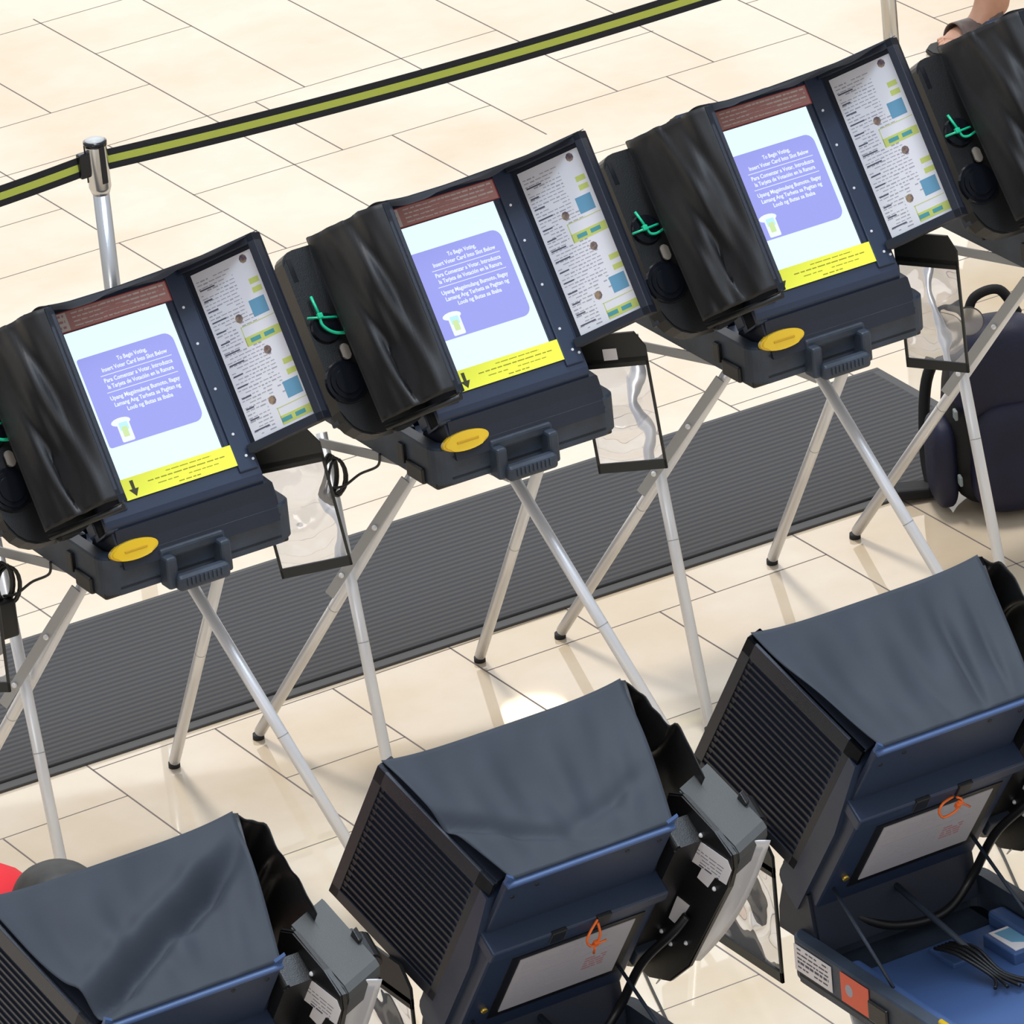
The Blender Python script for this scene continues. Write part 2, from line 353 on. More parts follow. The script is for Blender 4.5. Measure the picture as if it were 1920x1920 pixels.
# ------------------------------------------------------------------ voting machine prototype
def make_machine(front, variant=0):
    """front=True is the build used where the machine's back is seen"""
    t = .6159 if front else .6023; zc = .822 if front else .853
    U = V((0, sin(t), cos(t))); N = V((0, -cos(t), sin(t))); F0 = V((0, .075, 1.068)) if front else V((0, .063, 1.068))
    F = lambda p, q, n: F0 + V((p, 0, 0)) + U * q + N * n
    root = thing('voting_machine', '-', 'voting machine')
    # ---- suitcase-like base, open tray
    bm = B(); cx, cd, chh = .21, .66, .085
    CY = .075 if front else 0.; CR = .235 if not front else .205
    outer = rrect(-cx, CR, CY, cd + CY, .035)
    inner = rrect(-cx + .028, CR - .028, CY + .03, cd + CY - .03, .02)
    prism(bm, outer, zc, zc + .018, bev=.006)
    lo = [bm.verts.new((a, b_, zc + .012)) for a, b_ in outer]; hi = [bm.verts.new((a, b_, zc + chh - .004)) for a, b_ in outer]
    h2 = [bm.verts.new((a * .985, CY + .005 + (b_ - CY) * .985, zc + chh)) for a, b_ in outer]
    hi2 = [bm.verts.new((a, b_, zc + chh)) for a, b_ in inner]; lo2 = [bm.verts.new((a, b_, zc + .02)) for a, b_ in inner]
    kk = len(outer)
    for i in range(kk):
        j = (i + 1) % kk
        for r0, r1 in ((lo, hi), (hi, h2), (h2, hi2), (hi2, lo2)): bm.faces.new([r0[i], r0[j], r1[j], r1[i]])
    bm.faces.new(lo2)
    case = link('case_tray', bm, M['case'], root)
    # corner feet, latches, hinge lugs on the case
    pieces('corner_foot', M['black'], case, [lambda bm, a=a: box(bm, a - .022, a + .022, CY + .02, CY + .10, zc - .012, zc + .02, bev=.005) for a in (-cx + .03, CR - .03)])
    pieces('latch', M['black'], case, [lambda bm: (box(bm, -cx - .008, -cx + .006, CY + .05, CY + .12, zc - .004, zc + .032, bev=.004), box(bm, -cx - .009, -cx + .004, CY + .125, CY + .15, zc + .02, zc + .062, bev=.002)),
        lambda bm: box(bm, -cx - .006, -cx + .004, .30, .36, zc + .02, zc + .06, bev=.003), lambda bm: box(bm, CR - .004, CR + .006, .34, .40, zc + .02, zc + .06, bev=.003)])
    # inner blue tray lining
    bm = B()
    box(bm, -cx + .034, CR - .034, .20, cd + CY - .035, zc + .021, zc + .030, bev=.002)
    box(bm, -cx + .034, -cx + .07, .20, cd - .04, zc + .028, zc + .060, bev=.008); box(bm, CR - .07, CR - .034, .20, cd - .04, zc + .028, zc + .060, bev=.008)
    box(bm, -.178, -.09, .26, .36, zc + .028, zc + .052, bev=.003); box(bm, -.07, .0, .22, .30, zc + .028, zc + .040, bev=.003)
    link('tray_lining', bm, M['blue_toplit'] if front else M['blue'], case)  # near row's lining has the light from above put into its colour
    if front:
        bm = B(); box(bm, -.180, -.100, .265, .350, zc + .052, zc + .0535); link('picture_card', bm, [M['white']], case, label='white framed card with a grey picture')
        bm = B(); prism(bm, [(-.173, .273), (-.107, .273), (-.112, .32), (-.14, .342), (-.173, .33)], zc + .0535, zc + .0542); link('card_print', bm, M['sqblue'], case)
        bm = B()
        for q in range(5): tube(bm, spline([(-.02 + q * .008, .26, zc + .06), (-.03 + q * .01, .33, zc + .075), (-.04 + q * .006, .40, zc + .05), (-.08 + q * .02, .47 - q * .01, zc + .045)], 6), .0035, 6)
        link('wiring', bm, M['black'], case)
        bm = B(); box(bm, CR + .001, CR + .0022, CY + .025, CY + .145, zc + .022, zc + .074); link('case_label', bm, M['white'], case, label='white printed label')
        bm = B(); FF = lambda a, b_, c: V((CR + .0022 + c, a, b_))
        for i in range(5): scribble(bm, CY + .035, CY + .135, zc + .066 - i * .009, .003 if i != 3 else .005, FF, 40 + i)
        link('label_print', bm, M['inkdark'], case)
        bm = B(); box(bm, CR + .001, CR + .0022, CY + .175, CY + .265, zc + .020, zc + .078); link('case_sticker', bm, M['orangelab'], case, label='orange red sticker')
        bm = B(); prism(bm, [(CY + .202 + .012 * cos(i * .63), zc + .05 + .012 * sin(i * .63)) for i in range(10)], CR + .0022, CR + .0027, lambda a, b_, c: V((c, a, b_))); link('sticker_emblem', bm, M['inkgrey'], case)
        bm = B(); cyl(bm, (.190, .545, zc + .094), (.192, .66, zc + .094), .006, 10); link('strut_end', bm, M['button'], case, label='yellow tube end')
    else:
        bm = B(); cyl(bm, (-.12, -.0005, zc + .066), (-.12, .004, zc + .066), .008, 12); link('case_screw', bm, M['chrome'], case)
    # handle
    bm = B(); hx = -.008
    box(bm, hx - .075, hx - .05, -.035, .008, zc - .008, zc + .062, bev=.006); box(bm, hx + .05, hx + .075, -.035, .008, zc - .008, zc + .062, bev=.006)
    box(bm, hx - .075, hx + .075, -.012, .010, zc + .05, zc + .074, bev=.006)
    box(bm, hx - .06, hx + .06, -.052, -.024, zc - .012, zc + .022, bev=.009, seg=3)
    for i in range(9): box(bm, hx - .042 + i * .0098, hx - .037 + i * .0098, -.0545, -.05, zc + .0, zc + .016)
    link('carry_handle', bm, M['case'], root)
    # ---- screen housing
    W = .1825; WB = .168 if front else .18
    bm = B()
    HT = .345 if front else .384
    prof = [(HT, 0), (-.072, 0), (-.084, -.004), (-.092, -.014), (-.095, -.028), (-.095, -.075), (.16, -.075), (HT, -.05)]
    vs0 = [bm.verts.new(F(-W, q, n)) for q, n in prof]; vs1 = [bm.verts.new(F(W, q, n)) for q, n in prof]
    bm.faces.new(vs0); bm.faces.new(vs1[::-1])
    for i in range(len(prof)): bm.faces.new([vs0[i], vs0[(i + 1) % len(prof)], vs1[(i + 1) % len(prof)], vs1[i]])
    bmesh.ops.bevel(bm, geom=[e_ for e_ in bm.edges if e_.calc_length() > .3 and e_.calc_face_angle(0) > .9], offset=.006, segments=2, affect='EDGES')
    # raised side beads, right channel, hinges
    box(bm, .118, .122, -.01, HT - .01, 0, .004, F, .001); box(bm, .135, W - .004, -.06, HT - .005, -.002, .006, F, .003)
    box(bm, -W + .004, -.125, -.06, HT - .005, -.002, .006, F, .003)
    hs = link('screen_housing', bm, M['blue'], root)
    # lower card panel
    bm = B()
    zz = zc + chh; p0 = F(0, -.09, -.02)
    pr = [(p0.y - .012, p0.z + .004), (p0.y - .020, zz + .018), (p0.y - .038, zz - .03), (p0.y + .10, zz - .03), (p0.y + .08, p0.z + .01)]
    prism(bm, pr, -W + .012, W + .02 if not front else W - .004, lambda a, b_, c: V((c, a, b_)), bev=.006)
    link('card_reader_base', bm, M['blue_dark'], root)
    bm = B(); yb = pr[1][0] - .005; zb = zz + .018
    outl = [(-.136 + .055 * cos(2 * pi * i / 28), .020 * sin(2 * pi * i / 28)) for i in range(28)]
    TT = radians(18); FB = lambda a, b_, c: V((a, yb - .004 + b_ * sin(TT) - c * cos(TT), zb - .012 + b_ * cos(TT) + c * sin(TT)))
    prism(bm, outl, -.012, .007, FB, bev=.004)
    link('card_slot_button', bm, M['button'], root, label='yellow oval card slot')
    bm = B(); box(bm, -.160, -.108, -.0025, .0025, .0065, .0090, FB, .001)
    link('button_rib', bm, mat('deep_yellow_plastic', (.62, .36, .01), .3) if 'deep_yellow_plastic' not in bpy.data.materials else bpy.data.materials['deep_yellow_plastic'], [o for o in kids(root) if o.name.startswith('card_slot_button')][0])
    # dark display bezel + screen
    bm = B(); box(bm, -.124, .124, -.006, .327, -.001, .0015, F); link('display_bezel', bm, M['gloss'], root)
    LW, LH = .1175, .320
    bm = B(); box(bm, -LW, LW, 0, LH, .0015, .003, F); sc = link('display_screen', bm, M['scr'], root, label='lit white screen')
    G = lambda p, q, n: F(p - LW, q, .0031 + n)
    bm = B(); prism(bm, rrect(.004, .223, .068, .262, .02, rs=(.006, .02, .02, .006)), 0, .0003, G); link('message_panel', bm, M['scrp'], sc, label='lilac blue message panel')
    G2 = lambda p, q, n: G(p, q, n + .0004)
    c = .124
    bm = text_mesh([('To Begin Voting,', c, .2375, .068), ('Insert Voter Card Into Slot Below', c, .2225, .150),
                    ('Para Comenzar a Votar, Introduzca', c, .2000, .157), ('la Tarjeta de Votaci\u00f3n en la Ranura', c, .1860, .152),
                    ('Upang Magsimulang Bumoto, Ilagay', c, .1615, .160), ('Lamang Ang Tarheta sa Pagitan ng', c, .1470, .152), ('Loob ng Butas sa Ibaba', c, .1325, .105)],
                   G2, [(.042, .206, .2150), (.042, .206, .1785)])
    link('message_text', bm, M['scrt'], sc)
    bm = B(); prism(bm, [(.047 + .022 * cos(i * .4488), .115 + .0085 * sin(i * .4488)) for i in range(14)], 0, .0003, G2)
    prism(bm, rrect(.036, .064, .072, .112, .003), 0, .0004, G2); link('hand_icon', bm, M['scrt'], sc)
    bm = B(); prism(bm, rrect(.040, .060, .096, .113, .002), 0, .0005, G2); link('card_icon', bm, M['scrc'], sc)
    bm = B(); prism(bm, rrect(.043, .056, .082, .104, .002), 0, .0006, G2); link('card_icon_mark', bm, M['scry'], sc)
    # red notice label along the top of the screen
    G3 = lambda p, q, n: F(p - LW, q, .004 + n)
    bm = B(); box(bm, -.016, .252, .3215, .3655, 0, .0006, G3); lb = link('red_notice_label', bm, M['rededge'], root, label='dusty red label along screen top')
    bm = B(); box(bm, -.013, .249, .3235, .3635, .0006, .0009, G3); link('label_face', bm, M['redlab'], lb)
    bm = B(); G4 = lambda p, q, n: G3(p, q, .0009 + n)
    for i in range(3): scribble(bm, .10 + i * .035, .243, .3560 - i * .009, .0035, G4, 7 + i)
    for i in range(4): scribble(bm, .03, .10 + (i == 3) * .10, .3560 - i * .009, .0018, G4, 17 + i)
    for i in range(4): scribble(bm, .03, .23, .3580 - i * .009, .0008, G4, 27 + i)
    box(bm, -.012, .018, .3245, .3625, 0, .0002, G4); link('label_print', bm, M['redlabtext'], lb)
    bm = B()
    for i in range(3): scribble(bm, -.010, .012, .354 - i * .012, .005, lambda p, q, n: G4(p, q, n + .0002), 5 + i, full=1)
    link('label_side_print', bm, M['redlab'], lb)
    # yellow label under the screen
    bm = B(); prism(bm, rrect(-.004, .258, -.044, .001, .003), 0, .0006, G3); lb = link('yellow_instruction_label', bm, M['yellow'], root, label='bright yellow label under screen')
    G5 = lambda p, q, n: G3(p, q, .0006 + n)
    bm = B(); prism(bm, [(.022, -.006), (.016, -.006), (.0165, -.024), (.009, -.024), (.021, -.040), (.031, -.024), (.0235, -.024), (.024, -.006)][::-1], 0, .0004, G5); link('down_arrow', bm, M['yellowink'], lb, label='black downward arrow')
    bm = B()
    for i, (a, b_) in enumerate(((.10, .205), (.055, .235), (.075, .215), (.12, .17))): scribble(bm, a, b_, -.009 - i * .0098, .0016 + (i % 2) * .0006, G5, 60 + i, .0003)
    link('label_lettering', bm, M['olive'], lb)
    if not front: pieces('screw', M['alu'], hs, [lambda bm, a=a, q=q: cyl(bm, F(a, q, .004), F(a, q, .008), .003, 8) for a, q in ((.150, .02), (.150, .12), (.150, .22), (.150, .30), (.160, -.03), (.172, -.04))])
    # ---- back of housing
    NB = -.075; QT = .4136 if front else .384; NT = -.066 if front else -.045
    bm = B()
    box(bm, -WB - .010, WB + .010, .222, .252, NB - .036, NB + .02, F, .004)            # ledge
    box(bm, -WB - .004, WB + .004, -.085, .225, NB - .026, NB + .02, F, .006)           # lower electronics box
    box(bm, -WB, WB, .25, QT - .0085, NT - .002, (NT + .012) if front else -.02, F, .003)
    link('rear_cover', bm, M['blue'], root)
    bm = B(); box(bm, -WB, WB, QT - .0116, QT - .0016, NT - .008, NT + .011, F, .003)
    if front:
        for s_ in (-1, 1): prism(bm, [(s_ * WB, .402), (s_ * (WB - .03), .402), (s_ * (WB + .002), .432)], -.064, -.058, F)
    link('top_rail', bm, M['blue_toplit'], root, label='blue top rail, colour lightened as lit from above')
    if front:
        bm = B(); box(bm, -.150, .118, -.012, .190, NB - .028, NB - .025, F); fr_ = link('notice_frame', bm, M['black'], root)
        bm = B(); box(bm, -.132, .100, .004, .178, NB - .0295, NB - .028, F); nt_ = link('rear_notice', bm, gm('pale_grey_notice', (.44, .42, .43), .7), root, label='pale notice with red print')
        FN = lambda p, q, n: F(-p, q + .052, NB - .0295 - n)
        bm = B()
        for i in range(6): scribble(bm, -.09, .08, .108 - i * .0065, .0016, FN, 80 + i)
        box(bm, -.085, .105, .056, .0585, 0, .0004, FN)
        for i in range(9): scribble(bm, -.09, .045 - (i > 5) * .02, .044 - i * .0065, .0014, FN, 90 + i)
        link('notice_print', bm, M['inkgrey'], nt_)
        bm = B()
        for i in range(5): scribble(bm, .055, .098, .035 - i * .0085, .004, FN, 70 + i)
        link('notice_stamp', bm, M['inkred'], nt_)
        bm = B(); cyl(bm, F(.135, .03, NB - .032), F(.135, .03, NB - .024), .0065, 10); link('brass_lock', bm, gm('brass', (.6, .42, .08), .3, metal=.8), root, label='small brass lock')
        pieces('rear_catch', M['black'], root, [lambda bm, a=a: box(bm, a, a + .03, .222, .254, NB - .039, NB - .030, F, .002) for a in (-.06, .03)])
        pieces('rear_screw', M['black'], root, [lambda bm, a=a, q=q: cyl(bm, F(a, q, -.070), F(a, q, -.060), .004, 8) for a, q in ((-.145, .375), (-.08, .378), (.10, .375), (.145, .36))])
        # orange security tie
        bm = B(); o_ = lambda p, q, n: F(-p, q + .075, NB - .038 - n)
        if variant == 1:
            tube(bm, spline([o_(.025, .150, 0), o_(-.005, .160, .01), o_(-.012, .145, .016), o_(.002, .125, .02), o_(.028, .130, .018), o_(.040, .145, .01), o_(.030, .152, .004)], 6), .0025, 6)
            tube(bm, [o_(.030, .150, .012), o_(.062, .120, .016)], .0022, 6); box(bm, .026, .036, .134, .146, .010, .018, o_, .001)
        else:
            tube(bm, spline([o_(.030, .175, 0), o_(.012, .168, .012), o_(.006, .150, .018), o_(.016, .128, .02), o_(.032, .122, .018), o_(.036, .145, .014), o_(.030, .170, .004)], 6), .0025, 6)
            tube(bm, [o_(.030, .122, .018), o_(.032, .096, .022)], .0024, 6); box(bm, .026, .036, .118, .130, .014, .022, o_, .001); tube(bm, [o_(.032, .124, .02), o_(.05, .128, .02)], .002, 6)
        link('orange_tie', bm, M['orange'], root, label='orange security tie')
    # ---- privacy wings
    def wing(s, bq0, bq1, fq0, fq1):
        a_, b_ = (.072, .2405) if front else ((.117, .150) if s > 0 else (.038, .22))
        Wh = WB if front else W
        def Wf(u, v, c):      # u 0 hinge..1 front, v 0 bottom..1 top, c outward thickness
            q = (1 - u) * (bq0 + (bq1 - bq0) * v) + u * (fq0 + (fq1 - fq0) * v)
            nrm = V((s * b_, 0, 0)) - N * a_; nrm.normalize()
            return F(s * (Wh + a_ * u), q, -.045 * (1 - u) * front + b_ * u) + nrm * c
        bm = B(); rim = .03
        box(bm, 0, 1, 0, 1, 0, .004, Wf)
        # deep edge flanges on the inner side
        for u0, u1, v0, v1 in ((0, 1, .955, 1), (0, 1, 0, .045), (.90, 1, 0, 1)): box(bm, u0, u1, v0, v1, -.024 if s > 0 else -.008, .006, Wf, .002)
        # outer side ribs and border
        for u0, u1, v0, v1 in ((0, 1, .90, 1), (0, 1, 0, .07), (.93, 1, 0, 1), (0, .12, 0, 1)): box(bm, u0, u1, v0, v1, .003, .010, Wf, .001)
        nr = 19
        for i in range(nr):
            v = .09 + .80 * i / (nr - 1); box(bm, .12, .93, v, v + .014, .003, .008, Wf)
        return link('privacy_wing', bm, M['blue_dark'] if s > 0 or not front else M['black'], root), Wf
    wr, Wr = wing(1, -.03, .384, -.03, .38)
    if front: wl_, Wl = wing(-1, -.03, .378, -.03, .378)
    else: wl_, Wl = wing(-1, -.055, .375, -.075, .345)
    if not front:
        # printed instruction sheet on the inner side of the right wing
        SHT = lambda u, v, c: Wr(.07 + .80 * u, .05 + .885 * (1 - v), -.0035 - c)
        bm = B(); box(bm, 0, 1, 0, 1, 0, .0008, SHT); sh = link('instruction_sheet', bm, M['paper'], root, label='white instruction sheet with yellow and blue boxes')
        SH2 = lambda u, v, c: SHT(u, v, .0008 + c)
        pieces('blue_print_box', M['sqblue'], sh, [lambda bm, uc=uc, vc=vc: box(bm, uc - .125, uc + .125, vc - .048, vc + .048, 0, .0003, SH2) for uc, vc in ((.80, .315), (.83, .81))])
        pieces('yellow_print_box', M['lime'], sh, [lambda bm, uc=uc, vc=vc, hu=hu, hv=hv: box(bm, uc - hu, uc + hu, vc - hv, vc + hv, 0, .0003, SH2) for uc, vc, hu, hv in ((.70, .475, .28, .026), (.74, .958, .25, .026), (.87, .17, .075, .016), (.87, .222, .075, .016), (.91, .66, .08, .016), (.91, .722, .08, .016))])
        pieces('yellow_outline', M['lime'], sh, [lambda bm: (box(bm, .42, .98, .385, .389, 0, .0003, SH2), box(bm, .42, .432, .385, .5, 0, .0003, SH2)), lambda bm: (box(bm, .48, .98, .883, .887, 0, .0003, SH2), box(bm, .49, .502, .883, .98, 0, .0003, SH2))])
        pieces('box_lettering', M['limedark'], sh, [lambda bm, u0=u0, vc=vc: box(bm, u0, u0 + .16, vc - .012, vc + .012, .0003, .0006, SH2) for vc in (.475, .958) for u0 in (.50, .72)])
        pieces('hand_print', M['hand'], sh, [lambda bm, uc=uc, vc=vc: prism(bm, [(uc + .06 * cos(i * .785 + .3), vc + .026 * sin(i * .785 + .3)) for i in range(8)], 0, .0003, SH2) for uc, vc in ((.45, .335), (.47, .83), (.83, .035), (.68, .56))])
        bm = B(); r = random.Random(3)
        SW = lambda u, v, c: SH2(u, v, c)
        for i in range(46):
            v = .05 + i * .0205; u1 = .60 if i < 14 else (.38 if 16 < i < 22 or i > 37 else .72)
            a = .04
            while a < u1:
                l = r.uniform(.03, .10)
                if r.random() < .86: box(bm, a, min(a + l, u1), v, v + (.0075 if r.random() < .3 else .005), 0, .0002, SW)
                a += l + .02
        link('sheet_print', bm, M['inkgrey'], sh)
        bm = B()
        for i in range(14):
            v = .10 + i * .065; box(bm, .05, r.uniform(.16, .3), v, v + .008, .0002, .0004, SW)
        link('sheet_heading', bm, M['inkdark'], sh)
        # dark yellow-green trim catching at the wing's lower lip
        bm = B(); box(bm, .10, .86, .014, .022, -.0235, -.0215, Wr); link('wing_trim', bm, mat('olive_sticker', (.12, .16, .02), .5) if 'olive_sticker' not in bpy.data.materials else bpy.data.materials['olive_sticker'], wr, label='olive strip on lower rim')
    # ---- printer unit on the left
    bm = B()
    nq0, nq1, nf = -.068, .352, -.03
    prism(bm, rrect(-.372, -.176, nq0, nq1, .04, rs=(.07, .05, .01, .03)), -.085, nf, F, bev=.004)
    front or box(bm, -.29, -.225, nq1 - .006, nq1 + .020, -.055, -.045, F, .002)      # hanging tab
    pt = link('paper_printer', bm, M['black'], root, label='black paper record printer')
    bm = B(); box(bm, -.362, -.352, .285, .335, nf - .001, nf + .001, F); link('printer_slot', bm, M['gloss'], pt)
    bm = B(); cc = F(-.335, .055, nf)
    for r_, h_ in ((.048, .006), (.040, .010), (.030, .013)):
        bmesh.ops.create_cone(bm, cap_ends=True, segments=32, radius1=r_, radius2=r_ - .003, depth=h_, matrix=Matrix.Translation(cc + N * h_ * .5) @ N.to_track_quat('Z', 'Y').to_matrix().to_4x4())
    cc = F(-.335, .175, nf)
    bmesh.ops.create_cone(bm, cap_ends=True, segments=32, radius1=.034, radius2=.031, depth=.008, matrix=Matrix.Translation(cc + N * .004) @ N.to_track_quat('Z', 'Y').to_matrix().to_4x4())
    link('spool_cap', bm, M['gloss'], pt)
    bm = B(); prism(bm, rrect(-.326, -.306, .098, .132, .007), nf + .008, nf + .012, F, bev=.002); link('spool_tab', bm, mat('beige_tab', (.20, .17, .14), .5) if 'beige_tab' not in bpy.data.materials else bpy.data.materials['beige_tab'], pt, label='beige tab')
    # green tie
    bm = B(); g_ = lambda p, q, n: F(-.345 + p, (.200 if variant == 0 else .176) + q, nf + .012 + n)
    if variant == 0:
        tube(bm, [g_(.0, .045, 0), g_(.0, 0, .006)], .0032, 8); tube(bm, [g_(-.028, .003, .006), g_(.036, -.012, .006)], .0025, 8)
        tube(bm, spline([g_(.0, 0, .006), g_(-.002, -.018, .006), g_(.008, -.034, .006), g_(.024, -.044, .004), g_(.045, -.048, 0)], 6), .0034, 8)
    else:
        tube(bm, [g_(-.004, .040, 0), g_(.004, 0, .006)], .0030, 8); tube(bm, [g_(-.032, -.004, .006), g_(.034, .0, .006)], .0026, 8)
        tube(bm, spline([g_(.004, 0, .006), g_(.008, -.014, .006), g_(.022, -.018, .006), g_(.045, -.012, 0)], 6), .0028, 8)
    box(bm, -.006, .006, -.006, .006, .002, .012, g_, .002)
    link('green_tie', bm, M['green'], pt, label='green security tie')
    if front:
        # exposed black side plate and grey roll cover as seen from behind
        FP = lambda n, q, p: F(p, q, n)
        prism(bm := B(), [(.03, .33), (.0, .37), (-.10, .402), (-.158, .412), (-.174, .39), (-.180, .34), (-.177, .07), (-.152, -.02), (-.105, -.08), (-.05, -.10), (-.035, .0), (-.025, .15), (.015, .25)], -.242, -.230, FP, bev=.003)
        pl = link('printer_side_plate', bm, M['black'], root)
        FL = lambda n, q, c: F(-.2295 + c, q, n)
        pieces('plate_label', M['white'], pl, [lambda bm: prism(bm, [(-.037, .314), (-.049, .258), (-.175, .343), (-.172, .385), (-.155, .392)], 0, .001, FL),
            lambda bm: prism(bm, [(-.111, .302), (-.110, .268), (-.141, .282), (-.146, .325)], 0, .0008, FL), lambda bm: prism(bm, [(-.088, .172), (-.122, .192), (-.116, .120), (-.106, .111), (-.091, .104)], 0, .001, FL)], label='white printed label')
        bm = B()
        for i in range(5): scribble(bm, .065, .155, .300 - i * .009, .0014 if i < 4 else .0035, lambda a, b_, c: FL(-a, b_ + (a - .05) * .62, .001 + c), 50 + i)
        link('label_print', bm, M['inkdark'], pl)
        pieces('plate_screw', M['alu'], pl, [lambda bm, n_=n_, q_=q_: bmesh.ops.create_uvsphere(bm, u_segments=10, v_segments=6, radius=.0045, matrix=Matrix.Translation(FL(n_, q_, 0))) for n_, q_ in ((-.041, .235), (-.078, .357), (-.155, .299), (-.089, .055), (-.150, .11), (-.120, .06), (-.085, -.032))])
        FG = lambda n, q, p: F(p, q + (p + .24) * .30, n - (p + .24) * .45)
        bm = B(); prism(bm, [(.020, .350), (-.145, .412), (-.160, .412), (-.168, .400), (-.172, .355), (-.150, .27), (.0, .22)], -.335, -.243, FG, bev=.003)
        link('roll_cover', bm, M['grey'], root, label='grey paper roll cover')
        bm = B(); box(bm, -.100, -.075, .372, .404, -.3365, -.325, FG, .002); link('cover_notch', bm, M['black'], root)
        def slv(u, v):
            return F(-.232 - .085 * u, .37 - .44 * v + .03 * u, -.150 - .020 * sin(pi * v) + .018 * sin(pi * u) + .025 * v)
        grid(bm := B(), slv, 10, 14, .002); link('paper_sleeve', bm, M['silver'], root, smooth=True, label='silver grey plastic sleeve')
        # thick black cable looping from the printer plate to the tray
        bm = B(); tube(bm, spline([FL(-.135, .185, .012), FL(-.137, .14, .03), FL(-.12, .02, .05), F(-.15, -.09, -.14), F(-.08, -.12, -.17), F(.02, -.115, -.16), F(.10, -.09, -.12)], 8), .0085, 8)
        link('printer_cable', bm, M['cable'], root, smooth=True)
        # gas struts from tray to housing
        pieces('gas_strut', M['case'], root, [lambda bm: tube(bm, [F(.150, .0, -.10), V((.160, .35, zc + .07))], .0035, 8), lambda bm: tube(bm, [F(-.150, .0, -.10), V((-.160, .35, zc + .06))], .0035, 8), lambda bm: tube(bm, [F(.0, -.07, -.10), V((-.03, .38, zc + .05))], .006, 8)])
    # ---- black privacy curtain hanging over the printer
    sd = random.Random(11 + variant * 5 + front * 3)
    ph = [sd.uniform(0, 6) for _ in range(6)]
    def curt(u, v):     # u 0 outer (left) .. 1 at the wing's front edge, v 0 top .. 1 bottom
        top_o = F(-.300, .365, -.03) if not front else F(-.285, .372, .015); bot_o = F(-.330, -.060, .05)
        top_i = Wl(.99, 1.0, .004); bot_i = Wl(.99, .02, .006)
        a = top_o.lerp(bot_o, v); b2 = top_i.lerp(bot_i, v)
        p = a.lerp(b2, u)
        f = sin(pi * u) ** .7
        d_ = .012 + .016 * f * (sin(7 * (u * .8 + v * .9) + ph[0]) + .6 * sin(13 * (u - v * .55) + ph[1])) + .004 * sin(31 * (u - .4 * v) + ph[2]) * f
        p += N * (d_ * f + .012 * f) + V((-.5 * abs(d_) * f - .01 * f, 0, 0))
        return p
    bm = B(); grid(bm, curt, 30, 40, .0015); link('privacy_curtain', bm, M['cloth'], root, smooth=True, label='black cloth curtain over printer')
    bm = B(); tube(bm, [F(-.325, -.072, .05), Wl(.99, -.02, .004)], .007, 8); cyl(bm, F(-.31, -.083, .045), F(-.31, -.083, .060), .005, 8); link('curtain_bar', bm, M['black'], root)
    # ---- privacy hood over the wings
    hp = [sd.uniform(0, 6) for _ in range(6)]
    def hood(u, v):      # u -1..1 across -> 0..1 ; v 0 front, 1 back
        fl_, fr2 = Wl(1.0, 1.0, 0), Wr(1.0, 1.0, 0)
        bl, br = F(-WB + .004, QT, NT), F(WB - .012, QT, NT)
        a = fl_.lerp(fr2, u); b2 = bl.lerp(br, u)
        p = a.lerp(b2, v)
        ov = (u - .5) * 2
        sag = -.012 * (1 - ov ** 4) * (1 - v) - .010 * sin(pi * v) * (1 - ov * ov)
        wr_ = (.0045 * sin(9 * u + 4 * v + hp[0]) + .003 * sin(17 * u - 7 * v + hp[1])) * sin(pi * min(1, v * 1.1)) + .011 * v * (1 - v) ** .8 * sin(26 * u + 3 * v + hp[2]) * sin(pi * u) + .006 * v * (1 - v) * sin(47 * u - 6 * v + hp[3])
        if front and variant == 2: wr_ += (-.034 * math.exp(-((v - .69 * u - .23) / .075) ** 2) + .012 * math.exp(-((v - .69 * u - .10) / .08) ** 2)) * min(1, 6 * (1 - v)) * min(1, 5 * u)
        if front and variant == 1: wr_ += -.030 * (math.exp(-((u - .25 - .06 * v) / .030) ** 2) + .5 * math.exp(-((u - .12 - .02 * v) / .022) ** 2) + .4 * math.exp(-((u - .50) / .03) ** 2) * v) * v ** 1.5 * (1 - v) * 2.6
        if front and variant == 0: wr_ += -.020 * (math.exp(-((v - 1.25 + .75 * u) / .07) ** 2) + .6 * math.exp(-((v - .62 - .30 * u) / .06) ** 2) * max(0, min(1, (.7 - u) * 4))) * v * (1 - v) * 3.4 * min(1, 5 * u)
        p += V((ov * .006 * sin(pi * v), 0, sag + wr_ + .004))
        return p
    bm = B(); grid(bm, hood, 60, 40, .0015)
    hd = link('privacy_hood', bm, M['hood'], root, smooth=True, label='charcoal cloth hood over the wings')
    # ---- legs
    def leg(top, foot):
        top = V(top); foot = V(foot)
        if front: top.z = zc; top.y += .06
        d_ = (foot - top).normalized()
        bm = B(); tube(bm, [top, foot - d_ * .012], .0128, 16); mid = top.lerp(foot, .52)
        l_ = link('leg', bm, M['alu'], root)
        bm = B(); tube(bm, [foot - d_ * .002, V((foot.x, foot.y, 0.0)) ], .0132, 14); link('foot_cap', bm, M['rubber'], l_)
        bm = B(); tube(bm, [mid - d_ * .001, mid + d_ * .001], .01305, 16); link('leg_joint', bm, M['alu_flat'], l_)
    f0 = .010
    leg((-.165, .15, zc), (-.288, .809, f0)); leg((.163, .15, zc), (.286, .816, f0))
    leg((-.216, .488, zc - .03 if not front else zc), (-.29, .175, f0)); leg((.061, .296, zc - .02), (.275, -.19, f0))
    def bar(a, b_, wd=.022, th=.004, nm='leg_brace'):
        a = V(a); b_ = V(b_); d_ = (b_ - a).normalized(); s_ = d_.cross(V((0, 0, 1))).normalized(); u_ = s_.cross(d_)
        bm = B(); ln = (b_ - a).length
        box(bm, 0, ln, -th / 2, th / 2, -wd / 2, wd / 2, lambda x, y, z: a + d_ * x + s_ * y + u_ * z, .001)
        l_ = link(nm, bm, M['alu_flat'], root); return l_
    dz = zc - .853
